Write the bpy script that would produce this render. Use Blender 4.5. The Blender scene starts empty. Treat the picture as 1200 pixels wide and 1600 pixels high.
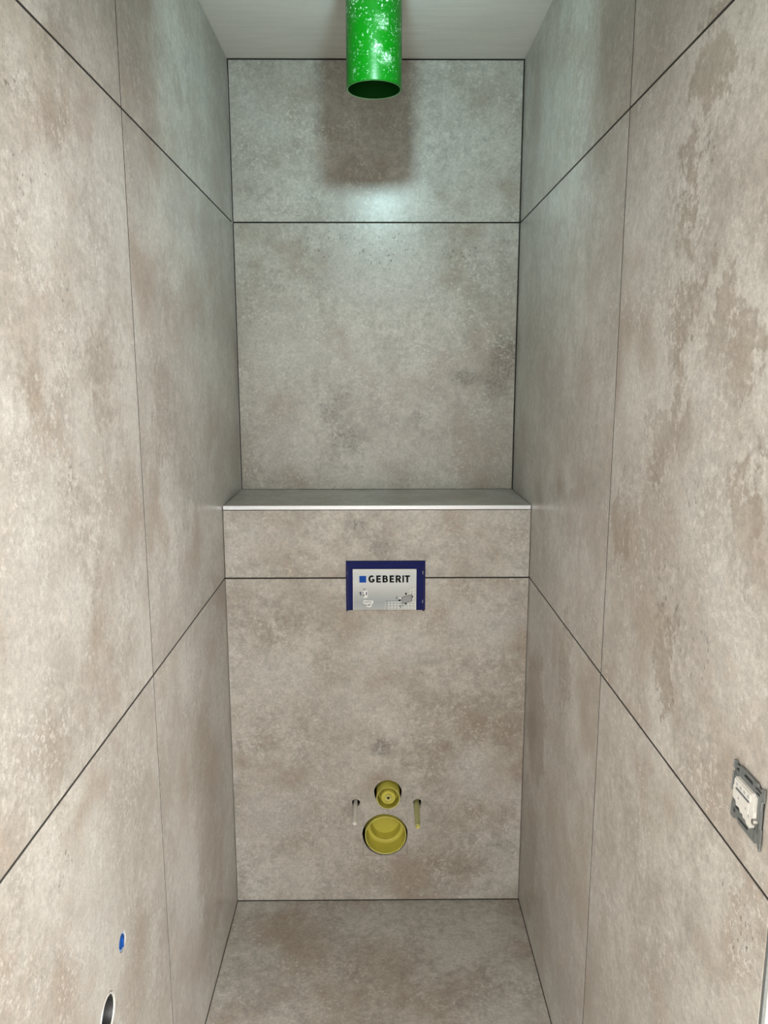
import bpy, bmesh, math, random
from mathutils import Matrix, Vector
from mathutils.geometry import delaunay_2d_cdt

# ------------------------------------------------------------------ camera, light, exposure
scene = bpy.context.scene
COL = scene.collection
PI = math.pi

cam_data = bpy.data.cameras.new('camera')
cam_data.sensor_fit = 'VERTICAL'
cam_data.sensor_height = 36.0
cam_data.lens = 1208.84 / 1600 * 36.0
cam_data.clip_start = 0.01
cam = bpy.data.objects.new('camera', cam_data)
COL.objects.link(cam)
_R = Vector((9.99962874e-01, -8.57167051e-03, -8.81165504e-04))
_U = Vector((0.00239107, 0.17777752, 0.9840678))
_F = Vector((0.00827845, 0.98403337, -0.17779142))
_C = Vector((0.42612473, 0.0, 1.57295502))
cam.matrix_world = Matrix(((_R.x, _U.x, -_F.x, _C.x), (_R.y, _U.y, -_F.y, _C.y), (_R.z, _U.z, -_F.z, _C.z), (0, 0, 0, 1)))
scene.camera = cam

world = bpy.data.worlds.new('world')
scene.world = world
world.use_nodes = True
bg = world.node_tree.nodes['Background']
bg.inputs['Color'].default_value = (1.0, 0.97, 0.93, 1)
bg.inputs['Strength'].default_value = 1.0

HALL_Y = -2.3
WIN_R, FILL_L = 254.0, 112.0
# daylight through the right hall window; the unseen left one is added fill for the right wall
HX0, HX1 = -1.4, 2.3
WIN = (-2.22, -0.72, 0.95, 2.30)          # y0, y1, z0, z1 of the window openings
for _name, _x, _ry, _e in (('window_daylight_right', HX1 + 0.06, PI / 2, WIN_R), ('added_fill_left', HX0 - 0.06, -PI / 2, FILL_L)):
    wl = bpy.data.lights.new(_name, 'AREA')
    wl.shape = 'RECTANGLE'
    wl.size = WIN[3] - WIN[2]
    wl.size_y = WIN[1] - WIN[0]
    wl.energy = _e
    wl.color = (1.0, 1.0, 1.0)
    wlo = bpy.data.objects.new(_name, wl)
    wlo.location = (_x, (WIN[0] + WIN[1]) / 2, (WIN[2] + WIN[3]) / 2)
    wlo.rotation_euler = (0, _ry, 0)
    COL.objects.link(wlo)

LAMP = Vector((0.437, 1.475, 2.262))     # small LED work lamp hung above the frame
LAMP_POWER = 3.05
LAMP_COLOR = (0.66, 0.98, 1.0)

scene.view_settings.view_transform = 'Standard'
scene.view_settings.look = 'None'
scene.view_settings.exposure = 0.0
scene.view_settings.gamma = 1.0
scene.view_settings.use_curve_mapping = False

scene.cycles.diffuse_bounces = 3
scene.cycles.adaptive_threshold = 0.02
scene.cycles.glossy_bounces = 3
scene.cycles.max_bounces = 4

# ------------------------------------------------------------------ dimensions (metres)
W = 0.85            # room width, x = 0 .. W
DB = 2.3979         # upper back wall
DF = 2.0946         # front of the boxed-in ledge
ZC = 2.4526         # ceiling
J1 = 2.0077         # upper horizontal joint
J2 = 1.0073         # lower horizontal joint
ZS = 1.2121         # top of the ledge
JV = 1.3940         # vertical joint of the side walls
Y0 = 0.7465         # doorway
TT = 0.010          # tile thickness
GH = 0.0021         # half of a horizontal joint
GV = 0.0017         # half of a vertical joint

# ------------------------------------------------------------------ node helpers
class NT:
    def __init__(self, name):
        self.m = bpy.data.materials.new(name)
        self.m.use_nodes = True
        self.t = self.m.node_tree
        self.n = self.t.nodes
        self.l = self.t.links
        self.b = self.n['Principled BSDF']
    def put(self, sock, v):
        if isinstance(v, bpy.types.NodeSocket):
            self.l.new(v, sock)
        elif v is not None:
            if hasattr(sock, 'default_value'):
                try:
                    sock.default_value = v
                except Exception:
                    sock.default_value = tuple(v) + (1,)
    def pos(self):
        return self.n.new('ShaderNodeNewGeometry').outputs['Position']
    def math(self, op, a, b=None, c=None, clamp=False):
        x = self.n.new('ShaderNodeMath'); x.operation = op; x.use_clamp = clamp
        self.put(x.inputs[0], a)
        if b is not None: self.put(x.inputs[1], b)
        if c is not None: self.put(x.inputs[2], c)
        return x.outputs[0]
    def vec(self, op, a, b=None, out=0):
        x = self.n.new('ShaderNodeVectorMath'); x.operation = op
        self.put(x.inputs[0], a)
        if b is not None: self.put(x.inputs[3 if op == 'SCALE' else 1], b)
        return x.outputs[out]
    def noise(self, v, scale, detail=2.0, rough=0.5, col=False, dist=0.0):
        x = self.n.new('ShaderNodeTexNoise')
        self.put(x.inputs['Vector'], v)
        x.inputs['Scale'].default_value = scale
        x.inputs['Detail'].default_value = detail
        x.inputs['Roughness'].default_value = rough
        x.inputs['Distortion'].default_value = dist
        return x.outputs['Color' if col else 'Fac']
    def rng(self, v, a, b, c=0.0, d=1.0, smooth=True):
        x = self.n.new('ShaderNodeMapRange')
        x.interpolation_type = 'SMOOTHSTEP' if smooth else 'LINEAR'
        self.put(x.inputs['Value'], v)
        x.inputs['From Min'].default_value = a
        x.inputs['From Max'].default_value = b
        x.inputs['To Min'].default_value = c
        x.inputs['To Max'].default_value = d
        return x.outputs['Result']
    def mix(self, f, a, b, mode='MIX'):
        x = self.n.new('ShaderNodeMix'); x.data_type = 'RGBA'; x.blend_type = mode
        self.put(x.inputs[0], f)
        self.put(x.inputs[6], a if isinstance(a, bpy.types.NodeSocket) else tuple(a) + (1,))
        self.put(x.inputs[7], b if isinstance(b, bpy.types.NodeSocket) else tuple(b) + (1,))
        return x.outputs[2]
    def set(self, **k):
        names = {'color': 'Base Color', 'rough': 'Roughness', 'metal': 'Metallic', 'spec': 'Specular IOR Level', 'trans': 'Transmission Weight', 'coat': 'Coat Weight'}
        for a, v in k.items():
            s = self.b.inputs[names[a]]
            if isinstance(v, tuple): v = v + (1,) if len(v) == 3 else v
            self.put(s, v)
        return self
    def bump(self, h, strength, dist):
        x = self.n.new('ShaderNodeBump')
        x.inputs['Strength'].default_value = strength
        x.inputs['Distance'].default_value = dist
        self.put(x.inputs['Height'], h)
        self.l.new(x.outputs['Normal'], self.b.inputs['Normal'])

def srgb(r, g, b):
    f = lambda c: (c / 12.92 if c <= 0.04045 else ((c + 0.055) / 1.055) ** 2.4)
    return (f(r / 255), f(g / 255), f(b / 255))

def plain(name, col, rough=0.5, metal=0.0, vary=0.06, scale=40.0, bump=0.0, spec=0.5):
    m = NT(name)
    n = m.noise(m.pos(), scale, 4, 0.6)
    k = m.rng(n, 0.25, 0.75, 1 - vary, 1 + vary, False)
    v = m.vec('SCALE', col, k)
    m.set(color=v, rough=rough, metal=metal, spec=spec)
    if bump: m.bump(n, bump, 0.001)
    return m.m

# ------------------------------------------------------------------ tile material
def tile_material(name, near, soft_b=0.006, amt_b=0.45):
    """near(point) says which of the marked spots belong to this wall"""
    m = NT(name)
    P = m.pos()
    oi = m.n.new('ShaderNodeObjectInfo').outputs['Random']
    off = m.math('MULTIPLY', oi, 37.0)
    comb = m.n.new('ShaderNodeCombineXYZ')
    for i in range(3): m.put(comb.inputs[i], off)
    Q = m.vec('ADD', P, comb.outputs[0])
    # broad clouds
    c1 = m.noise(Q, 3.8, 3, 0.6)
    c2 = m.noise(Q, 12.0, 4, 0.74)
    c3 = m.noise(Q, 46.0, 3, 0.78)
    light = srgb(*TILE_LIGHT); midc = srgb(*TILE_MID); brown = srgb(*TILE_BROWN)
    t = m.math('ADD', m.math('MULTIPLY', c1, 0.50), m.math('ADD', m.math('MULTIPLY', c2, 0.36), m.math('MULTIPLY', c3, 0.26)))
    col = m.mix(m.rng(t, 0.45, 0.67), midc, light)
    warm = m.math('ADD', m.math('MULTIPLY', m.noise(m.vec('ADD', Q, (5.2, 1.3, 8.8)), 5.0, 3, 0.66), 0.8), m.math('MULTIPLY', c3, 0.2))
    col = m.mix(m.rng(warm, 0.48, 0.66, 0, 0.8), col, brown)
    wob = m.math('ADD', m.math('MULTIPLY_ADD', c2, 0.20, -0.10), m.math('MULTIPLY_ADD', c3, 0.09, -0.045))
    def blobs(lst, soft=0.004):
        acc = None
        for (x, y, z, r, sz) in lst:
            if not near(x, y, z): continue
            d = m.vec('SUBTRACT', P, (x, y, z))
            d = m.vec('MULTIPLY', d, (1, 1, 1 / sz))
            d = m.math('ADD', m.vec('LENGTH', d, out=1), wob)
            a = m.rng(d, r * 1.0 + soft, r * 0.9 - soft)
            acc = a if acc is None else m.math('MAXIMUM', acc, a)
        return acc if acc is not None else 0.0
    col = m.mix(m.math('MULTIPLY', blobs(BROWN_PATCHES, soft_b), amt_b), col, srgb(*TILE_PATCH))
    col = m.mix(m.math('MULTIPLY', blobs(PALE_PATCHES, 0.03), 0.40), col, srgb(*TILE_PALE))
    # fine mottling
    f2 = m.noise(Q, 125, 2, 0.8)
    # mottled dark smudges
    sm = m.math('MULTIPLY', blobs(SMUDGES, 0.022), m.rng(m.math('ADD', m.math('MULTIPLY', f2, 0.55), m.math('MULTIPLY', c3, 0.45)), 0.42, 0.58))
    col = m.mix(m.math('MULTIPLY', sm, 0.72), col, srgb(92, 88, 85))
    k = m.rng(f2, 0.30, 0.70, 0.86, 1.14, False)
    k2 = m.rng(m.noise(Q, 420, 1, 0.7), 0.3, 0.7, 0.91, 1.09, False)
    k3 = m.rng(c3, 0.3, 0.7, 0.90, 1.10, False)
    col = m.vec('SCALE', col, m.math('MULTIPLY', m.math('MULTIPLY', k, k2), k3))
    # pale flecks in drifts
    fm = m.rng(m.math('ADD', m.math('MULTIPLY', m.noise(m.vec('ADD', Q, (2.2, 9.1, 4.4)), 8, 2, 0.7), 0.7), m.math('MULTIPLY', c3, 0.3)), 0.46, 0.58)
    fl = m.rng(m.noise(Q, 90, 2, 0.85), 0.53, 0.63)
    flk = m.math('MULTIPLY', fm, fl)
    col = m.mix(m.math('MULTIPLY', flk, 0.54), col, srgb(*TILE_FLECK))
    # pits
    vd = m.rng(m.noise(m.vec('MULTIPLY', Q, (1, 1, 0.7)), 165, 0, 0.5), 0.285, 0.235)
    pm = m.math('MAXIMUM', m.rng(c2, 0.62, 0.70, 0.0, 0.6), blobs(PIT_SPOTS, 0.01))
    pit = m.math('MULTIPLY', vd, pm)
    col = m.mix(m.math('MULTIPLY', pit, 0.60), col, srgb(92, 86, 78))
    m.set(color=col, rough=TILE_ROUGH, spec=0.5)
    return m.m

TILE_ROUGH = 0.31
TILE_LIGHT = (182, 178, 170)
TILE_MID = (159, 153, 144)
TILE_BROWN = (152, 139, 126)
TILE_PATCH = (131, 116, 100)
TILE_PALE = (186, 184, 178)
TILE_FLECK = (202, 200, 194)
BROWN_PATCHES = [
    (W, 1.10, 1.556, 0.036, 1.5), (W, 1.075, 1.50, 0.03, 1.2), (W, 1.15, 1.462, 0.042, 1.5), (W, 1.18, 1.50, 0.03, 1.0), (W, 1.10, 1.654, 0.05, 1.0),
    (W, 0.979, 1.632, 0.04, 1.7), (W, 1.092, 1.152, 0.038, 1.7), (W, 1.67, 0.92, 0.05, 2.0), (W, 1.091, 1.826, 0.035, 2.2),
    (W, 0.91, 1.60, 0.05, 1.1), (W, 1.32, 1.311, 0.05, 1.3), (W, 1.06, 1.95, 0.06, 1.2), (W, 0.87, 1.40, 0.05, 1.4), (W, 1.95, 0.65, 0.12, 1.6), (W, 2.0, 0.25, 0.14, 1.4),
    (0, 1.221, 1.575, 0.05, 1.4), (0, 1.576, 1.486, 0.09, 1.2), (0, 2.04, 1.00, 0.10, 1.5), (0, 1.748, 0.539, 0.13, 2.0), (0, 1.78, 0.229, 0.10, 1.6),
    (0, 1.102, 1.954, 0.05, 1.4), (0, 0.987, 1.543, 0.03, 1.6), (0, 1.10, 1.36, 0.03, 1.8), (0, 1.13, 1.22, 0.03, 2.0), (0, 0.95, 1.05, 0.03, 2.0),
    (0.70, DF, 0.60, 0.09, 0.7), (0.79, DF, 0.57, 0.07, 0.8), (0.172, DF, 0.865, 0.05, 0.8), (0.127, DF, 0.515, 0.05, 0.6), (0.58, DF, 0.46, 0.06, 0.9), (0.78, DF, 0.27, 0.06, 0.8), (0.66, DF, 0.12, 0.10, 0.4),
    (0.671, 1.741, 0, 0.10, 1), (0.44, 1.86, 0, 0.12, 1), (0.2, 2.0, 0, 0.10, 1),
]
PALE_PATCHES = [
    (W, 0.99, 1.526, 0.05, 1.6), (W, 1.175, 1.56, 0.035, 1.8), (W, 1.05, 1.40, 0.06, 1.2), (W, 0.90, 1.30, 0.07, 1.4),
    (0, 0.90, 1.30, 0.07, 2.0), (0, 1.12, 1.47, 0.03, 1.6), (0, 1.0, 1.4, 0.03, 2.0), (0, 1.05, 1.25, 0.03, 1.6), (0, 1.05, 0.8, 0.1, 1.5),
    (0.15, DF, 0.72, 0.10, 0.7), (0.45, DF, 0.80, 0.14, 0.5), (0.35, DF, 0.62, 0.09, 0.7), (0.10, DF, 1.12, 0.07, 0.7), (0.70, DF, 0.86, 0.12, 0.5), (0.12, DF, 0.30, 0.10, 0.8), (0.72, DF, 0.42, 0.08, 0.8),
    (0.447, DB, 1.876, 0.16, 0.6), (0.15, DB, 1.66, 0.12, 0.8), (0.15, DB, 1.35, 0.08, 0.8), (0.10, DB, 2.3, 0.08, 1.0), (0.72, 1.67, 0, 0.05, 1),  # first patch: pale tile that also stands in for more lamp light
]
SMUDGES = [
    (0.822, DB, 1.614, 0.055, 1.5), (0.79, DB, 1.537, 0.05, 0.9), (0.269, DB, 1.46, 0.042, 1.1), (0.30, DB, 1.50, 0.03, 1.2), (0.337, DB, 1.362, 0.04, 1.3), (0.555, DB, 1.43, 0.018, 1.2),
    (0.70, DB, 1.56, 0.04, 0.5), (0.394, DF, 1.13, 0.022, 1.8), (0.408, DF, 1.086, 0.02, 1.2), (0.443, DF, 0.504, 0.03, 0.8), (0.38, DF, 1.16, 0.03, 0.9), (0.79, DF, 0.18, 0.03, 0.8),
]
PIT_SPOTS = [
    (0, 1.086, 1.70, 0.035, 1.2), (0, 1.12, 1.67, 0.03, 1.2), (0, 1.06, 1.43, 0.02, 1.4), (0, 0.97, 1.93, 0.05, 1.0), (0, 1.0, 1.80, 0.03, 1.4), (0, 0.955, 0.93, 0.03, 1), (0, 1.07, 1.80, 0.03, 1.4),
    (W, 1.10, 1.273, 0.035, 1.2), (W, 1.055, 1.21, 0.03, 1.2), (W, 1.004, 1.15, 0.02, 1.5), (W, 0.96, 1.21, 0.03, 1.0), (W, 1.03, 1.40, 0.03, 1.2), (W, 0.80, 0.93, 0.04, 1), (W, 1.06, 1.86, 0.02, 2),
    (0.447, DB, 1.93, 0.10, 0.6), (0.25, DB, 1.95, 0.09, 0.5), (0.70, DB, 1.93, 0.07, 0.5),
]
M = {}
M['tile_left'] = tile_material('stone_tile_left', lambda x, y, z: x == 0, 0.025, 0.34)
M['tile_right'] = tile_material('stone_tile_right', lambda x, y, z: x == W)
M['tile_back'] = tile_material('stone_tile_back', lambda x, y, z: y == DB)
M['tile_ledge'] = tile_material('stone_tile_ledge', lambda x, y, z: y == DF, 0.03, 0.34)
M['tile_floor'] = tile_material('stone_tile_floor', lambda x, y, z: z == 0, 0.05, 0.30)
M['grout'] = plain('dark_joint_backing', (0.022, 0.019, 0.016), 0.95, vary=0.3)

def plaster_mat(name, col, streak=0.05):
    m = NT(name)
    P = m.pos()
    S = m.vec('MULTIPLY', P, (3.0, 22.0, 8.0))
    n = m.noise(S, 2.2, 6, 0.6)
    n2 = m.noise(P, 90, 4, 0.6)
    k = m.math('MULTIPLY', m.rng(n, 0.3, 0.7, 1 - streak, 1 + streak, False), m.rng(n2, 0.3, 0.7, 0.985, 1.015, False))
    m.set(color=m.vec('SCALE', col, k), rough=0.62)
    m.bump(m.math('ADD', m.math('MULTIPLY', n, 0.6), m.math('MULTIPLY', n2, 0.2)), 0.12, 0.004)
    return m.m
M['ceiling'] = plaster_mat('ceiling_plaster', srgb(226, 223, 217))
M['plaster'] = plaster_mat('hall_plaster', srgb(236, 233, 228), 0.03)
M['raw_plaster'] = plaster_mat('raw_grey_plaster', srgb(168, 162, 154), 0.06)
M['hallfloor'] = plaster_mat('hall_screed', srgb(150, 143, 132), 0.05)
M['alu'] = plain('matt_aluminium', srgb(222, 224, 228), 0.34, 0.35, 0.02)
M['steel'] = plain('bright_zinc_steel', srgb(238, 235, 226), 0.28, 0.35, 0.05, 300)
M['steel_dark'] = plain('dull_steel', srgb(150, 148, 142), 0.4, 0.8, 0.08, 300)
M['blue'] = plain('navy_blue_plastic', srgb(8, 20, 84), 0.5, 0, 0.10, 60, spec=0.15)
M['blue_dark'] = plain('dark_navy_plastic', srgb(16, 18, 50), 0.5, 0, 0.08, 60)
M['white'] = plain('white_plastic', srgb(196, 193, 186), 0.5, 0, 0.05, 150, spec=0.3)
M['yellow'] = plain('olive_yellow_plastic', srgb(196, 187, 78), 0.42, 0, 0.05, 60)
M['yellow_rim'] = plain('pale_olive_edge', srgb(214, 208, 120), 0.45, 0, 0.04, 60)
M['sleeve'] = plain('olive_green_sleeve', srgb(176, 174, 118), 0.4, 0, 0.12, 120)
M['black'] = plain('black_rubber', srgb(26, 27, 28), 0.5, 0, 0.1, 60)
M['grey_rub'] = plain('slate_grey_plastic', srgb(78, 84, 92), 0.4, 0, 0.06, 60)
M['plug'] = plain('bright_blue_plug', srgb(16, 70, 140), 0.3, 0, 0.08, 200)
M['plug_pale'] = plain('pale_blue_plug_edge', srgb(150, 180, 214), 0.3, 0, 0.05, 200)
M['cutedge'] = plain('pale_cut_edge', srgb(186, 181, 173), 0.6, 0, 0.08, 400)
M['frame_grey'] = plain('grey_zinc_frame', srgb(112, 116, 114), 0.48, 0.35, 0.10, 220)
M['frame_dark'] = plain('dark_recess_plastic', srgb(30, 30, 30), 0.6, 0, 0.1, 100)
M['ink'] = plain('black_ink', srgb(4, 4, 6), 0.6, 0, 0.02, spec=0.1)
M['ink_grey'] = plain('grey_ink', srgb(92, 96, 100), 0.5, 0, 0.02)
M['ink_mid'] = plain('mid_grey_ink', srgb(150, 152, 152), 0.5, 0, 0.10, 900)
M['ink_white'] = plain('white_ink', srgb(226, 228, 226), 0.5, 0, 0.02)
M['ink_blue'] = plain('logo_blue_ink', srgb(8, 74, 166), 0.5, 0, 0.03, spec=0.15)
M['ink_navy'] = plain('navy_ink', srgb(60, 62, 98), 0.5, 0, 0.03)
M['scratch'] = plain('pencil_mark', srgb(112, 104, 94), 0.8, 0, 0.15, 300)
M['jamb'] = plaster_mat('door_jamb_foil', srgb(228, 214, 206), 0.10)

def panel_mat():
    m = NT('silver_print')
    sp = m.n.new('ShaderNodeSeparateXYZ'); m.put(sp.inputs[0], m.pos())
    r = m.n.new('ShaderNodeValToRGB')
    m.put(r.inputs[0], m.rng(sp.outputs[2], 0.917, 1.036, 0, 1, False))
    e = r.color_ramp.elements
    e[0].position = 0.0; e[0].color = srgb(172, 176, 178) + (1,)
    e[1].position = 1.0; e[1].color = srgb(204, 208, 206) + (1,)
    for p, c in ((0.18, (158, 165, 168)), (0.42, (180, 184, 184)), (0.62, (200, 204, 205)), (0.8, (194, 200, 203))):
        q = e.new(p); q.color = srgb(*c) + (1,)
    right = m.math('MULTIPLY', m.rng(sp.outputs[0], 0.46, 0.54), m.rng(sp.outputs[2], 1.0, 0.94))
    col = m.mix(m.math('MULTIPLY', right, 0.55), r.outputs[0], srgb(206, 206, 196))
    m.set(color=col, rough=0.4, metal=0.1)
    return m.m
M['panel'] = panel_mat()

def pipe_mat():
    m = NT('scuffed_green_plastic')
    P = m.pos()
    g1 = srgb(0, 106, 2); g2 = srgb(0, 92, 8)
    col = m.mix(m.noise(P, 12, 3, 0.5), g1, g2)
    # fine turning rings
    sp = m.n.new('ShaderNodeSeparateXYZ'); m.put(sp.inputs[0], P)
    ring = m.math('SINE', m.math('MULTIPLY', sp.outputs[2], 1800.0))
    # scattered paint and plaster specks
    spk = m.rng(m.noise(P, 170, 3, 0.72), 0.60, 0.64)
    dens = m.rng(m.noise(P, 20, 3, 0.6), 0.34, 0.52)
    hi = m.rng(sp.outputs[2], 2.27, 2.36, 0.35, 1.0)
    spk = m.math('MULTIPLY', m.math('MULTIPLY', spk, dens), hi)
    # rubbed places
    w = m.vec('ADD', P, m.vec('SCALE', m.vec('SUBTRACT', m.noise(P, 60, 4, 0.7, col=True), (.5, .5, .5)), 0.04))
    acc = None
    for (x, z, r, sz) in RUBS:
        d = m.vec('LENGTH', m.vec('MULTIPLY', m.vec('SUBTRACT', w, (x, PIPE_Y - PIPE_R * 0.93, z)), (1, 0.6, 1 / sz)), out=1)
        a = m.rng(d, r * 0.85, r * 0.25)
        acc = a if acc is None else m.math('MAXIMUM', acc, a)
    streak = m.rng(m.noise(m.vec('MULTIPLY', P, (40, 40, 900)), 1.0, 3, 0.6), 0.40, 0.58)
    grain = m.rng(m.noise(P, 150, 4, 0.75), 0.53, 0.60)
    rub = m.math('MULTIPLY', acc, m.math('MAXIMUM', m.math('MULTIPLY', streak, 0.30), grain))
    k = m.math('MAXIMUM', spk, rub, clamp=True)
    col = m.mix(m.math('MULTIPLY', k, 0.85), col, srgb(206, 232, 210))
    m.set(color=col, rough=m.math('ADD', 0.33, m.math('MULTIPLY', k, 0.4)), spec=0.3)
    m.bump(ring, 0.05, 0.0005)
    return m.m
PIPE_X, PIPE_Y, PIPE_Z, PIPE_R = 0.4205, 1.888, 2.1995, 0.0625
RUBS = [(0.44, 2.375, 0.022, 0.9), (0.438, 2.318, 0.024, 1.0), (0.425, 2.262, 0.022, 0.9), (0.448, 2.245, 0.022, 1.0), (0.368, 2.33, 0.016, 1.6), (0.472, 2.33, 0.014, 2.4), (0.372, 2.222, 0.016, 0.7), (0.474, 2.24, 0.014, 1.8)]
M['pipe'] = pipe_mat()
M['pipe_in_shade'] = plain('green_plastic_inside_shade', srgb(0, 62, 6), 0.6, 0, 0.05, spec=0.2)  # same green as the pipe, darkened to paint in the shade inside
M['pipe_rim'] = plain('pale_green_cut_edge', srgb(120, 190, 130), 0.5, 0, 0.08, 200)

# ------------------------------------------------------------------ mesh helpers
def link(name, me, mat=None, parent=None, loc=None):
    o = bpy.data.objects.new(name, me)
    COL.objects.link(o)
    if mat is not None and me is not None and not me.materials:
        me.materials.append(M[mat])
    if loc is not None: o.location = loc
    if parent is not None: o.parent = parent
    return o

def from_bm(name, bm, mat, parent=None, origin=None, smooth=False):
    """world-space bmesh -> object whose origin sits at `origin` (default: its centre)"""
    bmesh.ops.recalc_face_normals(bm, faces=bm.faces)
    vs = [v.co for v in bm.verts]
    if origin is None:
        lo = Vector((min(v.x for v in vs), min(v.y for v in vs), min(v.z for v in vs)))
        hi = Vector((max(v.x for v in vs), max(v.y for v in vs), max(v.z for v in vs)))
        origin = (lo + hi) / 2
    origin = Vector(origin)
    bmesh.ops.translate(bm, verts=bm.verts, vec=-origin)
    me = bpy.data.meshes.new(name)
    bm.to_mesh(me); bm.free()
    if smooth:
        me.shade_smooth()
        me.set_sharp_from_angle(angle=math.radians(35))
    o = link(name, me, mat, parent)
    pl = Vector((0, 0, 0))
    p = parent
    while p is not None:
        pl += p.location; p = p.parent
    o.location = origin - pl
    return o

def box_bm(bm, x0, x1, y0, y1, z0, z1, bev=0.0, seg=1):
    r = bmesh.ops.create_cube(bm, size=1.0)
    vs = r['verts']
    for v in vs:
        v.co = Vector((x0 + (v.co.x + .5) * (x1 - x0), y0 + (v.co.y + .5) * (y1 - y0), z0 + (v.co.z + .5) * (z1 - z0)))
    if bev > 0:
        es = list({e for v in vs for e in v.link_edges})
        bmesh.ops.bevel(bm, geom=es, offset=bev, segments=seg, profile=0.5, affect='EDGES')

def box(name, x0, x1, y0, y1, z0, z1, mat, parent=None, bev=0.0, seg=1, origin=None):
    bm = bmesh.new()
    box_bm(bm, x0, x1, y0, y1, z0, z1, bev, seg)
    return from_bm(name, bm, mat, parent, origin)

def lathe(name, prof, center, axis, mat, parent=None, n=48, closed=False, tilt=None):
    """prof: (radius, distance along axis); axis is a unit Vector pointing outwards"""
    bm = bmesh.new()
    ax = Vector(axis).normalized()
    e1 = ax.orthogonal().normalized(); e2 = ax.cross(e1)
    rings = []
    for (r, d) in prof:
        if r < 1e-6:
            rings.append([bm.verts.new(Vector(center) + ax * d)])
        else:
            rings.append([bm.verts.new(Vector(center) + ax * d + (e1 * math.cos(2 * PI * i / n) + e2 * math.sin(2 * PI * i / n)) * r) for i in range(n)])
    pairs = list(zip(rings[:-1], rings[1:]))
    if closed: pairs.append((rings[-1], rings[0]))
    for a, b in pairs:
        for i in range(n):
            j = (i + 1) % n
            if len(a) == 1 and len(b) == 1: break
            if len(a) == 1: bm.faces.new((a[0], b[j], b[i]))
            elif len(b) == 1: bm.faces.new((a[i], a[j], b[0]))
            else: bm.faces.new((a[i], a[j], b[j], b[i]))
    return from_bm(name, bm, mat, parent, smooth=True)

def circle_pts(cx, cy, r, n=40, wob=0.0, seed=0):
    rnd = random.Random(seed)
    ph = [rnd.uniform(0, 6.28) for _ in range(4)]
    out = []
    for i in range(n):
        a = 2 * PI * i / n
        k = 1 + wob * (math.sin(3 * a + ph[0]) + 0.7 * math.sin(5 * a + ph[1]) + 0.5 * math.sin(9 * a + ph[2]))
        out.append((cx + r * k * math.cos(a), cy + r * k * math.sin(a)))
    return out

def inside(p, poly):
    c = False; n = len(poly)
    for i in range(n):
        x1, y1 = poly[i]; x2, y2 = poly[(i + 1) % n]
        if (y1 > p[1]) != (y2 > p[1]) and p[0] < (x2 - x1) * (p[1] - y1) / (y2 - y1) + x1: c = not c
    return c

def plate(name, outer, holes, to3d, thick, mat, parent=None, bev_gap=True):
    """flat plate with holes; to3d(u, v, d): d = depth behind the front face"""
    loops = [outer] + holes
    vs = []; es = []
    for lp in loops:
        b = len(vs)
        vs += [Vector(p) for p in lp]
        es += [(b + i, b + (i + 1) % len(lp)) for i in range(len(lp))]
    ov, oe, of, *_ = delaunay_2d_cdt(vs, es, [], 0, 1e-7)
    bm = bmesh.new()
    f = [bm.verts.new(to3d(v[0], v[1], 0)) for v in ov]
    k = [bm.verts.new(to3d(v[0], v[1], thick)) for v in ov]
    edges = {}
    for t in of:
        c = (sum(ov[i][0] for i in t) / len(t), sum(ov[i][1] for i in t) / len(t))
        if not inside(c, outer) or any(inside(c, h) for h in holes): continue
        bm.faces.new([f[i] for i in t]); bm.faces.new([k[i] for i in reversed(t)])
        for i in range(len(t)):
            a, b = t[i], t[(i + 1) % len(t)]
            if (b, a) in edges: del edges[(b, a)]
            else: edges[(a, b)] = 1
    for (a, b) in edges:
        bm.faces.new((f[b], f[a], k[a], k[b]))
    return from_bm(name, bm, mat, parent)

def rect(u0, u1, v0, v1): return [(u0, v0), (u1, v0), (u1, v1), (u0, v1)]

def structure(o):
    o['kind'] = 'structure'
    return o

def thing(name, loc, label, cat, group=None):
    o = bpy.data.objects.new(name, None)
    o.empty_display_size = 0.05
    o.location = loc
    COL.objects.link(o)
    o['label'] = label; o['category'] = cat
    if group: o['group'] = group
    return o

# ------------------------------------------------------------------ room shell
# floor: screed slab with large tiles
fl = structure(box('floor', -0.12, W + 0.12, Y0, DB + 0.12, -0.12, -TT, 'grout'))
for (a, b) in ((Y0 + 0.012, 1.091), (1.094, DF + 0.25)):
    box('tile', 0.0012, W - 0.0012, a, b, -TT, 0.0, 'tile_floor', fl, 0.0006)

# ceiling
structure(box('ceiling', -0.12, W + 0.12, Y0 - 0.12, DB + 0.12, ZC, ZC + 0.12, 'ceiling'))

# holes in the left wall tile
BLUE_C = (1.142, 0.6425); BLUE_R = 0.0175
DR_C = (1.0605, 0.578); DR_R = 0.0345
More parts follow.
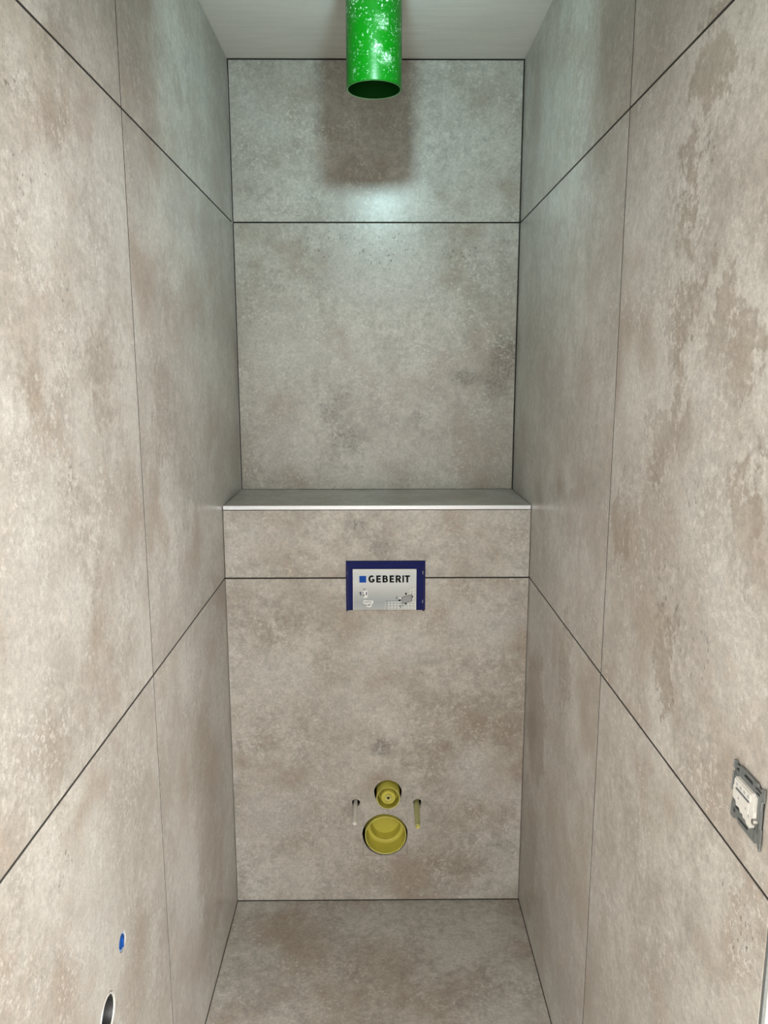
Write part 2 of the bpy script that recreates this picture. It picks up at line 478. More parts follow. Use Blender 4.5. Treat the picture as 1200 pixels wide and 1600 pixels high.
# side walls
wl_ = structure(box('wall_left', -0.13, -TT - 0.03, Y0, DB + 0.12, 0, ZC, 'grout'))
def backing_left(parent):
    plate('backing_board', rect(Y0, DB + 0.02, 0, ZC), [circle_pts(*BLUE_C, BLUE_R + 0.002, 24), circle_pts(*DR_C, DR_R + 0.002, 32)],
          lambda u, v, d: Vector((-TT - d, u, v)), 0.03, 'grout', parent)
backing_left(wl_)
wr_ = structure(box('wall_right', W + TT, W + 0.13, Y0, DB + 0.12, 0, ZC, 'grout'))
rows = [(0.0015, J2 - GH), (J2 + GH, J1 - GH), (J1 + GH, ZC - 0.0012)]
cols = [(Y0, JV - GV), (JV + GV, DB + 0.001)]
for ci, (a, b) in enumerate(cols):
    for ri, (z0, z1) in enumerate(rows):
        if ci == 0 and ri == 0:
            plate('tile', rect(a, b, z0, z1), [circle_pts(*BLUE_C, BLUE_R, 32, 0.008, 3), circle_pts(*DR_C, DR_R, 40, 0.006, 5)],
                  lambda u, v, d: Vector((-d, u, v)), TT, 'tile_left', wl_)
        else:
            box('tile', -TT, 0.0, a, b, z0, z1, 'tile_left', wl_, 0.0006)
cols = [(Y0, 1.390 - GV), (1.390 + GV, DB + 0.001)]
for ci, (a, b) in enumerate(cols):
    for ri, (z0, z1) in enumerate(rows):
        box('tile', W, W + TT, a, b, z0, z1, 'tile_right', wr_, 0.0006)

# dark joint filling, a little below the tile faces
JD = 0.0009
for nm, xa, xb, par, jv in (('l', -TT + 0.0002, -JD, wl_, JV), ('r', W + JD, W + TT - 0.0002, wr_, 1.390)):
    for zj in (J1, J2): box('joint', xa, xb, Y0 + 0.001, DB - 0.001, zj - GH, zj + GH, 'grout', par)
    for (z0, z1) in rows: box('joint', xa if nm == 'l' else W + 0.00015, -0.00015 if nm == 'l' else xb, jv - GV, jv + GV, z0, z1, 'grout', par)

# upper back wall
wb = structure(box('wall_back', 0.0, W, DB + TT, DB + 0.12, 0, ZC, 'grout'))
CG = 0.0036
box('tile', CG, W - CG, DB, DB + TT, ZS + 0.0006, J1 - GH, 'tile_back', wb, 0.0006)
box('tile', CG, W - CG, DB, DB + TT, J1 + GH, ZC - 0.0045, 'tile_back', wb, 0.0006)

for (xa, xb) in ((0.0002, CG), (W - CG, W - 0.0002)): box('joint', xa, xb, DB + JD, DB + TT, ZS, ZC - 0.0005, 'grout', wb)
box('joint', CG, W - CG, DB + JD, DB + TT, J1 - GH, J1 + GH, 'grout', wb)
box('joint', CG, W - CG, DB + JD, DB + TT, ZC - 0.0045, ZC - 0.0005, 'grout', wb)

# boxed-in ledge in front of it
DRAIN_C = (0.4457, 0.2185); DRAIN_R = 0.0675
FLUSH_C = (0.4545, 0.3540); FLUSH_R = 0.0408
BL_C = (0.3602, 0.3225); BR_C = (0.5412, 0.3220); B_R = 0.0122
def fr(u, v, d): return Vector((u, DF + d, v))
H = [circle_pts(*DRAIN_C, DRAIN_R, 64, 0.006, 1), circle_pts(*FLUSH_C, FLUSH_R, 48, 0.008, 2), circle_pts(*BL_C, B_R, 24, 0.03, 4), circle_pts(*BR_C, B_R, 24, 0.03, 6)]
H2 = [circle_pts(*DRAIN_C, DRAIN_R + 0.002, 48), circle_pts(*FLUSH_C, FLUSH_R + 0.002, 40), circle_pts(*BL_C, B_R + 0.002, 20), circle_pts(*BR_C, B_R + 0.002, 20)]
we = structure(plate('wall_ledge', rect(0.0008, W - 0.0008, 0.001, ZS - 0.012), H2, lambda u, v, d: Vector((u, DF + TT + d, v)), 0.025, 'grout'))
main_tile = plate('tile', rect(0.0014, W - 0.0014, 0.0042, J2 - GH), H, fr, TT, 'tile_ledge', we)
box('tile', 0.0014, W - 0.0014, DF, DF + TT, J2 + GH, ZS - 0.0125, 'tile_ledge', we, 0.0006)
box('tile', 0.0022, W - 0.0022, DF + 0.0015, DB - 0.0006, ZS - 0.010, ZS, 'tile_ledge', we, 0.0004)
box('edge_profile', 0.0022, W - 0.0022, DF - 0.0008, DF + 0.0013, ZS - 0.0105, ZS + 0.0004, 'alu', we, 0.0003)
box('joint', 0.0014, W - 0.0014, DF + JD, DF + TT, J2 - GH, J2 + GH, 'grout', we)
box('joint', 0.0014, W - 0.0014, DF + JD, DF + TT, 0.0002, 0.0042, 'grout', we)
# pencil and saw marks around the cut-outs
def mark(x0, z0, x1, z1, w=0.0007):
    d = Vector((x1 - x0, 0, z1 - z0)); n = Vector((-d.z, 0, d.x)).normalized() * w / 2
    bm = bmesh.new()
    a = Vector((x0, DF - 0.0002, z0)); b = Vector((x1, DF - 0.0002, z1))
    q = [bm.verts.new(p) for p in (a - n, b - n, b + n, a + n)]
    q2 = [bm.verts.new(v.co + Vector((0, 0.0004, 0))) for v in q]
    bm.faces.new(q); bm.faces.new(q2[::-1])
    for i in range(4): bm.faces.new((q[i], q[(i + 1) % 4], q2[(i + 1) % 4], q2[i]))
    from_bm('pencil_mark', bm, 'scratch', main_tile)
mark(0.3813, 0.1518, 0.5122, 0.1512); mark(0.3813, 0.1518, 0.3808, 0.192, 0.0009); mark(0.5122, 0.1512, 0.5126, 0.190, 0.0009)
mark(0.5122, 0.25, 0.5122, 0.283, 0.0006); mark(0.3808, 0.245, 0.3808, 0.28, 0.0006)
mark(0.4142, 0.3975, 0.4905, 0.3980, 0.0006); mark(0.4142, 0.366, 0.4142, 0.3975, 0.0006); mark(0.4945, 0.345, 0.4945, 0.3975, 0.0006)
mark(0.345, 0.3385, 0.374, 0.3390, 0.0006); mark(0.374, 0.326, 0.3745, 0.354, 0.0006); mark(0.346, 0.308, 0.358, 0.3085, 0.0008)
mark(0.527, 0.339, 0.553, 0.3385, 0.0006); mark(0.5275, 0.324, 0.527, 0.352, 0.0006); mark(0.545, 0.3075, 0.556, 0.308, 0.0008)
mark(0.3385, 0.88, 0.3385, 0.917, 0.0004); mark(0.558, 0.888, 0.558, 0.918, 0.0004)
def saw(x, z0, z1):
    return box('saw_mark', x - 0.00035, x + 0.00035, DF - 0.0002, DF + 0.0004, z0, z1, 'scratch', we)
saw(0.3390, 1.057, 1.077); saw(0.5585, 1.057, 1.079)

# doorway towards the hall, where the camera stands
structure(box('wall_front_right', W + 0.0035, HX1, Y0 - 0.005, Y0 - 0.0005, 0, ZC, 'raw_plaster'))
structure(box('wall_front_left', HX0, -0.0035, Y0 - 0.005, Y0 - 0.0005, 0, ZC, 'raw_plaster'))
structure(box('wall_front_lintel', -0.0035, W + 0.0035, Y0 - 0.115, Y0 - 0.0065, 2.0, ZC, 'raw_plaster'))  # unseen; its underside is set low to shade the upper back wall
structure(box('trim_1', W + 0.0004, W + 0.0046, Y0 - 0.0062, Y0 - 0.0004, 0, 2.0, 'frame_grey', None, 0.0004))
structure(box('trim_2', -0.0046, -0.0004, Y0 - 0.0062, Y0 - 0.0004, 0, 2.0, 'frame_grey', None, 0.0004))
structure(box('hall_floor', HX0, HX1, HALL_Y, Y0 - 0.001, -0.12, -0.002, 'hallfloor'))
structure(box('hall_ceiling', HX0, HX1, HALL_Y, Y0 - 0.121, ZC, ZC + 0.1, 'plaster'))
structure(plate('wall_hall_left', rect(HALL_Y, Y0, 0, ZC), [rect(*WIN)], lambda u, v, d: Vector((HX0 - d, u, v)), 0.05, 'plaster'))
structure(plate('wall_hall_right', rect(HALL_Y, Y0, 0, ZC), [rect(*WIN)], lambda u, v, d: Vector((HX1 + d, u, v)), 0.05, 'plaster'))
structure(box('wall_hall_back', HX0, HX1, HALL_Y - 0.1, HALL_Y, 0, ZC, 'plaster'))
y0, y1, z0, z1 = WIN
for nm, xa in (('window_1', HX1 + 0.005), ('added_window_left', HX0 - 0.045)):  # the second frame is added around the left fill light
    wf = bmesh.new()
    for a in ((y0, y0 + .05, z0, z1), (y1 - .05, y1, z0, z1), (y0, y1, z0, z0 + .05), (y0, y1, z1 - .05, z1), ((y0 + y1) / 2 - .03, (y0 + y1) / 2 + .03, z0, z1)):
        box_bm(wf, xa, xa + 0.04, a[0], a[1], a[2], a[3])
    structure(from_bm(nm, wf, 'white'))

# protective foil strip on the door jamb
jm = bmesh.new()
nz = 40
rnd = random.Random(8)
prev = None
for i in range(nz + 1):
    z = 0.02 + (0.945 - 0.02) * i / nz
    r_ = [jm.verts.new((W + 0.0052 + rnd.uniform(0, .003), Y0 - 0.0053, z)), jm.verts.new((W + 0.018, Y0 - 0.012 + rnd.uniform(-.003, .003), z)), jm.verts.new((W + 0.05, Y0 - 0.0095 + rnd.uniform(-.002, .002), z)), jm.verts.new((W + 0.05, Y0 - 0.0053, z))]
    if prev:
        for k in range(3): jm.faces.new((prev[k], prev[k + 1], r_[k + 1], r_[k]))
        jm.faces.new((prev[3], prev[0], r_[0], r_[3]))
    else: jm.faces.new(r_)
    prev = r_
jm.faces.new(prev[::-1])
structure(from_bm('trim_3', jm, 'jamb'))

# ------------------------------------------------------------------ LED work lamp (just above the frame)
lp = thing('work_lamp', LAMP, 'small black LED work lamp hanging from the ceiling before the green pipe', 'lamp')
box('housing', LAMP.x - 0.034, LAMP.x + 0.034, LAMP.y - 0.032, LAMP.y - 0.004, LAMP.z - 0.030, LAMP.z + 0.030, 'black', lp, 0.004, 2)
lens = NT('led_lens'); lens.set(color=(0.9, 0.95, 1.0), rough=0.4)
lens.b.inputs['Emission Color'].default_value = LAMP_COLOR + (1,)
lens.b.inputs['Emission Strength'].default_value = 6.0
M['lens'] = lens.m
box('lens', LAMP.x - 0.022, LAMP.x + 0.022, LAMP.y - 0.0045, LAMP.y - 0.0025, LAMP.z - 0.020, LAMP.z + 0.020, 'lens', lp, 0.0006)
lathe('cable', [(0.003, 0.0), (0.003, ZC - LAMP.z - 0.0305)], (LAMP.x, LAMP.y - 0.018, LAMP.z + 0.030), (0, 0, 1), 'black', lp, 10)
lathe('ceiling_cap', [(0.0, 0.0), (0.022, 0.0), (0.024, 0.012), (0.0, 0.012)], (LAMP.x, LAMP.y - 0.018, ZC - 0.0125), (0, 0, 1), 'white', lp, 24)
ll = bpy.data.lights.new('led_light', 'AREA')
ll.shape = 'RECTANGLE'; ll.size = 0.042; ll.size_y = 0.038
ll.spread = math.radians(150); ll.energy = LAMP_POWER; ll.color = LAMP_COLOR
llo = bpy.data.objects.new('led_light', ll)
llo.rotation_euler = (PI / 2 - math.radians(10), 0, 0)
llo.parent = lp
COL.objects.link(llo)

# ------------------------------------------------------------------ green pipe
gp = thing('ceiling_pipe', (PIPE_X, PIPE_Y, PIPE_Z), 'bright green scuffed plastic pipe hanging down from the ceiling', 'pipe')
top = ZC - PIPE_Z - 0.0005
lathe('pipe_wall', [(PIPE_R - 0.0012, 0.0004), (PIPE_R, 0.0018), (PIPE_R, top), (PIPE_R - 0.0035, top)], (PIPE_X, PIPE_Y, PIPE_Z), (0, 0, 1), 'pipe', gp, 72)
lathe('bore', [(PIPE_R - 0.0036, 0.0012), (PIPE_R - 0.0036, top), (0.0, top)], (PIPE_X, PIPE_Y, PIPE_Z), (0, 0, 1), 'pipe_in_shade', gp, 72)
lathe('cut_rim', [(PIPE_R - 0.0036, 0.0012), (PIPE_R - 0.0028, 0.0), (PIPE_R - 0.0012, 0.0004)], (PIPE_X, PIPE_Y, PIPE_Z), (0, 0, 1), 'pipe_rim', gp, 72)

# ------------------------------------------------------------------ cistern access cover
CX0, CX1, CZ0, CZ1 = 0.3376, 0.5585, 0.9155, 1.0570
cv = thing('cistern_cover', ((CX0 + CX1) / 2, DF, CZ0), 'navy blue framed cistern access cover with silver printed panel', 'cover plate')
FD = 0.0065
bm = bmesh.new()
outline = [(CX0, CZ0), (CX0 + 0.0185, CZ0), (CX0 + 0.0185, 1.0345), (0.5345, 1.0345), (0.5345, CZ0), (CX1, CZ0), (CX1, CZ1), (CX0, CZ1)]
fv = [bm.verts.new((x, DF - FD, z)) for x, z in outline]
bv = [bm.verts.new((x, DF - 0.0003, z)) for x, z in outline]
bm.faces.new(fv); bm.faces.new(bv[::-1])
for i in range(8): bm.faces.new((fv[i], fv[(i + 1) % 8], bv[(i + 1) % 8], bv[i]))
bmesh.ops.recalc_face_normals(bm, faces=bm.faces)
bmesh.ops.bevel(bm, geom=[e for e in bm.edges if all(abs(v.co.y - (DF - FD)) < 1e-6 for v in e.verts)], offset=0.0012, segments=2, affect='EDGES')
frm = from_bm('frame', bm, 'blue', cv)
box('foot', CX0 + 0.0005, CX0 + 0.0045, DF - 0.0055, DF - 0.0005, CZ0 - 0.0035, CZ0 + 0.0008, 'blue_dark', frm, 0.0005)
box('foot', CX1 - 0.0068, CX1 - 0.002, DF - 0.0055, DF - 0.0005, CZ0 - 0.0035, CZ0 + 0.0008, 'blue_dark', frm, 0.0005)
box('ridge', CX0 + 0.0045, CX0 + 0.0060, DF - FD - 0.0006, DF - FD + 0.0004, CZ0 + 0.003, CZ1 - 0.012, 'blue_dark', frm)
box('ridge', CX1 - 0.0052, CX1 - 0.0040, DF - FD - 0.0006, DF - FD + 0.0004, CZ0 + 0.003, CZ1 - 0.012, 'blue_dark', frm)
for (z0, z1) in ((0.9365, 0.9450), (1.0195, 1.0285)):
    box('clip', CX1 - 0.0078, CX1 - 0.0058, DF - FD - 0.0008, DF - FD + 0.0004, z0, z1, 'ink_mid', frm, 0.0003)
box('clip', CX0 + 0.0028, CX0 + 0.0040, DF - FD - 0.0008, DF - FD + 0.0004, 1.018, 1.027, 'grey_rub', frm, 0.0003)
box('plaster_crumb', CX0 - 0.0028, CX0 + 0.0010, DF - 0.0050, DF - 0.0004, 1.0475, 1.0545, 'cutedge', cv, 0.001)
PY = DF - 0.0050
PX0, PX1, PZ0, PZ1 = 0.3568, 0.5338, 0.9165, 1.0338
pan = box('panel', PX0, PX1, PY, DF - 0.0004, PZ0, PZ1, 'panel', cv, 0.0003)
PW_, PH_ = PX1 - PX0, PZ1 - PZ0
# print on the panel: u,v in pixels of a 1200 x 783 close view (65..1095, 90..745)
def pu(u): return PX0 + (u - 65) / (1095 - 65) * PW_
def pv(v): return PZ1 - (v - 90) / (745 - 90) * PH_
def flat(name, pts, mat, lift=0.0003, parent=pan):
    bm = bmesh.new()
    a = [bm.verts.new((pu(u), PY - lift, pv(v))) for u, v in pts]
    b = [bm.verts.new((pu(u), PY + 0.0001, pv(v))) for u, v in pts]
    bm.faces.new(a); bm.faces.new(b[::-1]); n = len(a)
    for i in range(n): bm.faces.new((a[i], a[(i + 1) % n], b[(i + 1) % n], b[i]))
    return from_bm(name, bm, mat, parent)
def seg(name, u0, v0, u1, v1, w, mat, lift=0.0003):
    d = Vector((u1 - u0, v1 - v0)).normalized(); n = Vector((-d.y, d.x)) * w / 2
    return flat(name, [(u0 - n.x, v0 - n.y), (u1 - n.x, v1 - n.y), (u1 + n.x, v1 + n.y), (u0 + n.x, v0 + n.y)], mat, lift)
def disc(name, u, v, r, mat, lift=0.0004, n=14):
    return flat(name, [(u + r * math.cos(2 * PI * i / n), v + r * math.sin(2 * PI * i / n)) for i in range(n)], mat, lift)
flat('logo_square', rect(170, 280, 198, 304), 'ink_blue')
# border of the print
for q in (rect(65, 73, 90, 745), rect(1087, 1095, 90, 745), rect(65, 1095, 90, 97)): flat('border', q, 'ink_white', 0.00015)
# lettering: bold sans capitals drawn from strokes, each letter 114 high in print pixels
def letter(ch, u0, u1):
    T_, B_ = 190.0, 304.0
    w = u1 - u0; h = B_ - T_; sv = 30.0; sh = 24.5
    polys = []
    def R(a, b, c, d): polys.append([(u0 + a, T_ + c), (u0 + b, T_ + c), (u0 + b, T_ + d), (u0 + a, T_ + d)])
    def arc(cx, cy, rx, ry, tx, ty, a0, a1, n=18):
        for k in range(n):
            p = math.radians(a0 + (a1 - a0) * k / n); q = math.radians(a0 + (a1 - a0) * (k + 1) / n)
            polys.append([(u0 + cx + rx * math.cos(p), T_ + cy - ry * math.sin(p)), (u0 + cx + rx * math.cos(q), T_ + cy - ry * math.sin(q)),
                          (u0 + cx + (rx - tx) * math.cos(q), T_ + cy - (ry - ty) * math.sin(q)), (u0 + cx + (rx - tx) * math.cos(p), T_ + cy - (ry - ty) * math.sin(p))])
    if ch == 'E':
        R(0, sv, 0, h); R(sv, w, 0, sh); R(sv, w * 0.94, h / 2 - sh / 2, h / 2 + sh / 2); R(sv, w, h - sh, h)
    elif ch == 'I': R(0, w, 0, h)
    elif ch == 'T': R(0, w, 0, sh); R(w / 2 - sv / 2, w / 2 + sv / 2, sh, h)
    elif ch in 'BR':
        R(0, sv, 0, h)
        r1 = h * 0.27 if ch == 'B' else h * 0.30
        c1 = w * 0.52
        R(sv, c1, 0, sh); R(sv, c1, 2 * r1 - sh * 0.85, 2 * r1)
        arc(c1, r1, w * 0.92 - c1, r1, sv * 0.92, sh * 0.9, -90, 90)
        if ch == 'B':
            r2 = (h - 2 * r1 + sh * 0.85) / 2
            R(sv, c1, h - sh, h)
            arc(c1, h - r2, w - c1, r2, sv, sh * 0.9, -90, 90)
        else:
            polys.append([(u0 + w * 0.36, T_ + 2 * r1), (u0 + w * 0.36 + sv * 1.15, T_ + 2 * r1 - 4), (u0 + w, T_ + h), (u0 + w - sv * 1.2, T_ + h)])
    elif ch == 'G':
        arc(w * 0.54, h / 2, w * 0.54, h / 2 + 2, sv * 1.05, sh * 1.05, 48, 296, 30)
        R(w - sv, w, h * 0.50, h * 0.90); R(w * 0.56, w - sv, h * 0.50, h * 0.50 + sh * 0.9)
        R(w * 0.62, w - sv * 0.6, h * 0.80, h * 0.965)
    bm = bmesh.new()
    for pl in polys:
        a = [bm.verts.new((pu(x), PY - 0.0003, pv(y))) for x, y in pl]
        b = [bm.verts.new((pu(x), PY + 0.0001, pv(y))) for x, y in pl]
        bm.faces.new(a); bm.faces.new(b[::-1])
        for k in range(4): bm.faces.new((a[k], a[(k + 1) % 4], b[(k + 1) % 4], b[k]))
    from_bm('letter', bm, 'ink', pan)
for ch, a, b in (('G', 316, 416), ('E', 444, 520), ('B', 546, 634), ('E', 660, 734), ('R', 758, 852), ('I', 868, 894), ('T', 906, 990)):
    letter(ch, a, b)
# pictogram: cistern and toilet
flat('pictogram', [(225, 440), (300, 430), (305, 520), (300, 545), (245, 560), (232, 530)], 'ink_white', 0.0002)
flat('pictogram', rect(232, 268, 398, 432), 'ink_mid', 0.00025)
flat('pictogram', rect(172, 200, 456, 486), 'ink_navy'); flat('pictogram', rect(180, 202, 492, 512), 'ink_navy')
flat('pictogram', rect(274, 292, 456, 508), 'ink_navy'); flat('pictogram', rect(230, 248, 486, 528), 'ink_grey', 0.0003); flat('pictogram', rect(222, 238, 455, 475), 'ink_grey')
flat('pictogram', [(232, 600), (250, 590), (395, 598), (392, 640), (372, 655), (360, 695), (330, 706), (262, 690), (250, 655), (232, 640)], 'ink_white', 0.0002)
flat('pictogram', [(240, 614), (330, 606), (368, 622), (366, 634), (330, 622), (244, 626)], 'ink_mid', 0.0003)
flat('pictogram', [(212, 650), (290, 662), (300, 690), (250, 680), (212, 662)], 'ink_mid', 0.0003)
flat('pictogram', [(300, 660), (350, 650), (340, 680), (310, 688)], 'ink_mid', 0.0003)
seg('pictogram', 255, 640, 370, 648, 6, 'ink_mid', 0.0003)
# pictogram: flush plate on a tiled wall
for u in range(590, 1080, 54): seg('tile_line', u, 612, u, 742, 7 if u > 640 else 4, 'ink_white', 0.00015)
for v in (618, 660, 702, 738): seg('tile_line', 640, v, 1085, v, 6, 'ink_white', 0.00016)
for (a, b, c, d) in ((1000, 420, 1000, 500), (1050, 400, 1050, 610), (950, 440, 1085, 405), (1040, 470, 1085, 460)): seg('tile_line', a, b, c, d, 6, 'ink_white', 0.00015)
flat('plate_picture', [(860, 545), (1025, 497), (1025, 605), (862, 650)], 'ink_mid', 0.0003)
for a in ((860, 545, 1025, 497), (1025, 497, 1025, 605), (1025, 605, 862, 650), (862, 650, 860, 545)): seg('plate_outline', *a, 8, 'ink_grey', 0.0004)
seg('leader_line', 590, 604, 810, 600, 6, 'ink_grey')
flat('arrow', [(800, 588), (842, 574), (846, 600), (812, 610)], 'ink'); flat('arrow', [(910, 490), (928, 462), (944, 490), (928, 510)], 'ink')
flat('arrow', [(1008, 540), (1036, 516), (1048, 540), (1024, 554)], 'ink'); flat('arrow', [(906, 650), (924, 624), (942, 646), (924, 668)], 'ink')
flat('arrow', rect(775, 786, 520, 585), 'ink_grey'); flat('arrow', rect(752, 766, 548, 562), 'ink_grey'); flat('arrow', [(822, 545), (850, 552), (846, 578), (824, 566)], 'ink_white', 0.00035)
disc('arrow', 832, 688, 10, 'ink'); disc('arrow', 868, 676, 9, 'ink'); disc('arrow', 846, 710, 9, 'ink_grey')
seg('leader_line', 940, 458, 985, 424, 5, 'ink_mid')

# ------------------------------------------------------------------ flush pipe stub and drain stub
OUT = Vector((0, -1, 0))
fc = Vector((0.4552, DF, 0.3495))
fs = thing('flush_pipe_stub', fc, 'small olive yellow capped flush pipe stub sticking out above the larger drain opening', 'pipe stub')
FR = 0.0342; FP = 0.0225
lathe('sleeve', [(FR, -0.08), (FR, FP - 0.001), (FR - 0.0004, FP)], fc, OUT, 'yellow', fs, 56)
lathe('rim', [(FR - 0.0004, FP), (FR - 0.0012, FP + 0.0006), (FR - 0.0024, FP - 0.0004)], fc, OUT, 'yellow_rim', fs, 56)
lathe('bore', [(FR - 0.0024, FP - 0.0004), (FR - 0.003, -0.012), (0.0, -0.012)], fc, OUT, 'yellow', fs, 56)
plugp = lathe('plug', [(0.0225, -0.012), (0.0215, FP - 0.006), (0.0200, FP - 0.004), (0.0125, FP - 0.004), (0.0120, FP - 0.0055), (0.0, FP - 0.0055)], fc, OUT, 'yellow', fs, 48)
lathe('boss', [(0.0100, FP - 0.006), (0.0098, FP - 0.0015), (0.0086, FP - 0.0005), (0.0052, FP - 0.001), (0.0048, FP - 0.0056)], fc, OUT, 'yellow_rim', plugp, 32)
lathe('bore', [(0.0050, FP - 0.0052), (0.0, FP - 0.0052)], fc, OUT, 'black', plugp, 24)  # black disc paints in the dark inside the boss hole

dc = Vector((0.4478, DF, 0.2155))
ds = thing('drain_stub', dc, 'large olive yellow capped drain pipe opening low in the wall', 'pipe stub')
DRR = 0.0615; DP = -0.0005
lathe('sleeve', [(DRR + 0.0004, -0.11), (DRR, DP - 0.001), (DRR - 0.0004, DP)], dc, OUT, 'yellow', ds, 72)
lathe('rim', [(DRR - 0.0004, DP), (DRR - 0.0014, DP + 0.0005), (DRR - 0.0026, DP - 0.0004)], dc, OUT, 'yellow_rim', ds, 72)
lathe('cup', [(DRR - 0.0026, DP - 0.0004), (DRR - 0.0046, -0.046), (DRR - 0.0062, -0.0485), (0.0475, -0.0485), (0.0450, -0.0500), (0.0440, -0.0530), (0.0430, -0.078), (0.0415, -0.080), (0.0, -0.080)], dc, OUT, 'yellow', ds, 72)

# ------------------------------------------------------------------ fixing bolts
b0 = Vector((0.3592, DF, 0.3205))
bt = thing('fixing_rod', b0, 'bare shiny threaded steel rod sticking out left of the capped stubs', 'bolt')
prof = [(0.0, -0.03), (0.0056, -0.03)]
d = 0.0
while d < 0.095:
    prof += [(0.0062, d), (0.0059, d + 0.00125)]
    d += 0.0025
prof += [(0.0061, 0.098), (0.0061, 0.1020), (0.0050, 0.1045), (0.0, 0.1045)]
lathe('threaded_rod', prof, b0, OUT, 'steel', bt, 20)
b1 = Vector((0.5390, DF, 0.3160))
bt = thing('fixing_rod', b1, 'threaded rod in an olive green plastic sleeve right of the capped stubs', 'bolt')
bt.rotation_euler = (0, 0, 0)
ax = Vector((-0.012, -1, -0.03)).normalized()
lathe('sleeve', [(0.0, -0.03), (0.0086, -0.03), (0.0086, 0.02), (0.0080, 0.045), (0.0078, 0.098), (0.0072, 0.1065), (0.0052, 0.1070)], b1, ax, 'sleeve', bt, 28)
lathe('rod_tip', [(0.0052, 0.102), (0.0048, 0.1115), (0.0036, 0.113), (0.0, 0.113)], b1, ax, 'yellow_rim', bt, 20)

# ------------------------------------------------------------------ blue plugged water connection, left wall
XO = Vector((1, 0, 0))
wc = Vector((0.0, BLUE_C[0], BLUE_C[1]))
wp = thing('water_connection', wc, 'bright blue plug in a small round hole of the left wall', 'plug')
lathe('hole_edge', [(BLUE_R + 0.0012, 0.0002), (BLUE_R - 0.0004, 0.0004), (BLUE_R - 0.0006, -0.010)], wc, XO, 'cutedge', wp, 32)
pc = wc + Vector((0, 0.0008, -0.0012))
lathe('plug_collar', [(0.0156, -0.03), (0.0156, -0.0030), (0.0146, -0.0016), (0.0126, -0.0016), (0.0122, -0.0045)], pc, XO, 'plug_pale', wp, 32)
lathe('plug_cap', [(0.0123, -0.0044), (0.0116, -0.0004), (0.0, -0.0004)], pc, XO, 'plug', wp, 24)
box('plug_grip', -0.004, 0.0022, pc.y - 0.0022, pc.y + 0.0022, pc.z - 0.0090, pc.z + 0.0090, 'plug', wp, 0.0006)

# black waste outlet below it
dc2 = Vector((0.0, DR_C[0], DR_C[1]))
wo = thing('waste_outlet', dc2, 'black rubber sealed waste outlet with chrome edge low in the left wall', 'drain outlet')
lathe('hole_edge', [(DR_R + 0.0014, 0.0002), (DR_R - 0.0004, 0.0005), (DR_R - 0.0006, -0.010)], dc2, XO, 'cutedge', wo, 40)
lathe('pipe_end', [(0.0325, -0.04), (0.0325, -0.001), (0.0318, 0.0006), (0.0296, 0.0006), (0.0290, -0.003)], dc2, XO, 'steel', wo, 48)
lathe('rubber_seal', [(0.0292, -0.0030), (0.0286, -0.0010), (0.0262, -0.0006), (0.0240, -0.005), (0.0225, -0.016), (0.0215, -0.030)], dc2, XO, 'black', wo, 48)
lathe('inner_pipe', [(0.0222, -0.014), (0.0212, -0.013), (0.0205, -0.016), (0.0200, -0.040), (0.0, -0.040)], dc2, XO, 'grey_rub', wo, 40)

# ------------------------------------------------------------------ socket mounting frame, right wall
SY, SZ = 0.8055, 1.0893
so = thing('socket_frame', (W, SY, SZ - 0.035), 'grey metal socket mounting frame with white insert and no cover on the right wall', 'socket')
def sx(u, v, d): return Vector((W - d, SY - u, SZ + v))     # u right in the picture, v up, d off the wall (mm below)
mm = 0.001
def L(pts): return [(a * mm, b * mm) for a, b in pts]
outl = L([(-35.5, 35.5), (-31.5, 35.5), (-31, 32), (-24, 32.5), (-20, 35), (20, 35), (22, 32), (29, 32), (31, 35.5), (35.5, 35.5), (35.5, 20), (33, 18), (33, -12), (35, -14), (35, -35.5), (31.5, -35.5), (31, -32), (26, -32),
          (24, -35), (-14, -35), (-17, -32), (-24, -32), (-26, -35), (-35, -35), (-35, -18), (-33, -16), (-33, -4), (-36.5, -3), (-36.5, 2), (-33, 3), (-33, 24), (-35.5, 26)])
slots = [L(rect(-12, 10, 27.5, 31.5)), L(rect(18, 27, 23, 26)), L(rect(16, 30, 28, 30.5)), L(rect(-31.5, -29, 18, 27)), L(rect(-30, -22, 26, 30)), L(rect(-30, -24, -27, -22)), L(rect(-18, 8, -30, -26.5)), L(rect(20, 23, -31, -22)), L(rect(26, 30, -20, -5)),
         L([(-26, -20), (24, -20), (24, 20), (-26, 20)])]
plate('mounting_plate', outl, slots, lambda u, v, d: sx(u, v, 0.0042 - d), 0.0022, 'frame_grey', so)
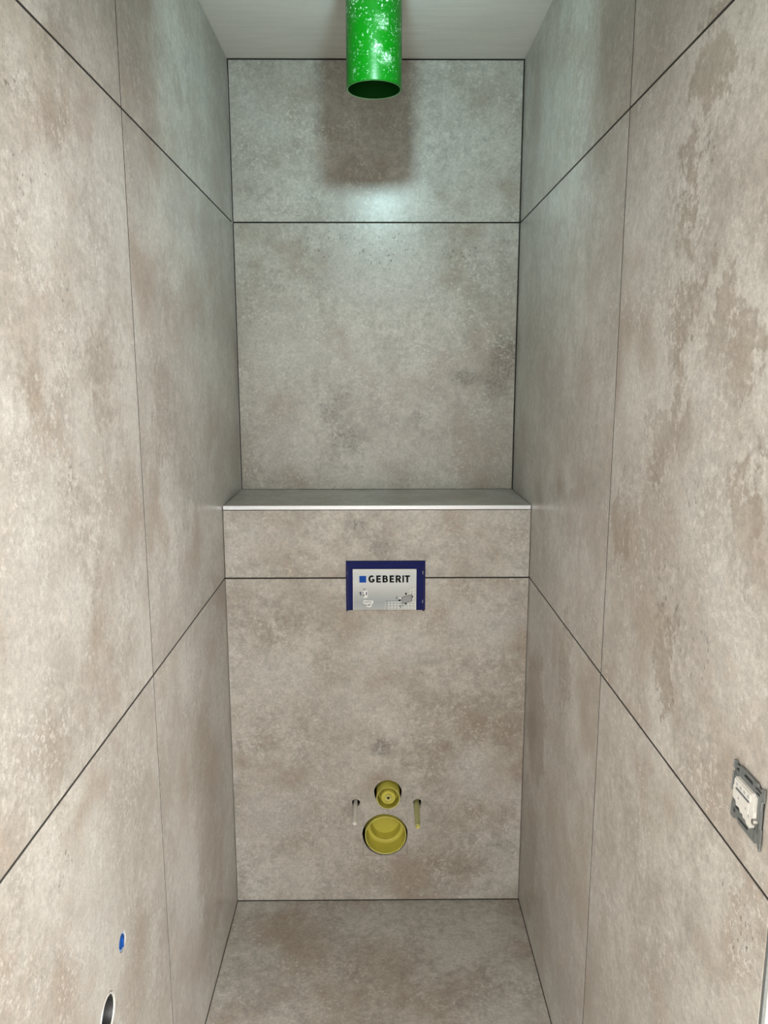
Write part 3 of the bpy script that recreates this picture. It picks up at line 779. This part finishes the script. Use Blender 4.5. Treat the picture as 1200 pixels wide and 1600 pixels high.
plate('back_box', L(rect(-32.5, 32.5, -31.5, 31.5)), [], lambda u, v, d: sx(u, v, 0.0019 - d), 0.0016, 'frame_dark', so)
def sbox(name, u0, u1, v0, v1, d0, d1, mat, parent=so, bev=0.0006):
    return box(name, W - d1 * mm, W - d0 * mm, SY - u1 * mm, SY - u0 * mm, SZ + v0 * mm, SZ + v1 * mm, mat, parent, bev * 1.0, 1)
ins_out = L([(-24, 17), (-20, 22), (18, 22), (22, 18), (22, 5), (24, 3), (24, -12), (20, -14), (18, -20), (10, -19), (8, -16), (2, -17), (0, -14), (-6, -15), (-8, -11), (-16, -12), (-18, -7), (-25, -6), (-26, 8), (-24, 10)])
ins = plate('insert', ins_out, [], lambda u, v, d: sx(u, v, 0.0080 - d), 0.0058, 'white', so)
sbox('insert_step', -21, 18, 11, 20, 7.8, 9.6, 'white', ins)
sbox('insert_step', -22, 14, -6, 7, 7.8, 8.8, 'white', ins)
sbox('slot', -18, 13, 7.8, 9.4, 7.8, 8.9, 'ink_grey', ins, 0.0)
for u in (-14, -5, 4, 13): lathe('screw', [(0.0022, 0), (0.0020, 0.0005), (0.0, 0.0005)], sx(u * mm, 15.5 * mm, 0.0095), (-1, 0, 0), 'ink_mid', ins, 14)
for u, v in ((-10, 0), (8, -2), (14, -8)): lathe('screw', [(0.0016, 0), (0.0015, 0.0004), (0.0, 0.0004)], sx(u * mm, v * mm, 0.0087 if u < 13 else 0.0079), (-1, 0, 0), 'ink_mid', ins, 12)
lathe('claw_screw', [(0.0, -0.004), (0.0036, -0.004), (0.0036, 0.0025), (0.003, 0.0035), (0.0, 0.0030)], sx(25 * mm, -8 * mm, 0.0055), (-1, 0, 0), 'steel_dark', so, 20)
sbox('tab', -35.8, -33.6, 26, 35.5, 3.8, 5.4, 'frame_grey'); sbox('tab', 32.5, 35.5, -38.5, -33, 2.0, 4.2, 'frame_grey')
sbox('tab', 33.0, 35.5, 10, 22, 3.8, 6.0, 'frame_grey'); sbox('rail', -34.5, -32.3, -2, 22, 3.8, 6.0, 'frame_grey')
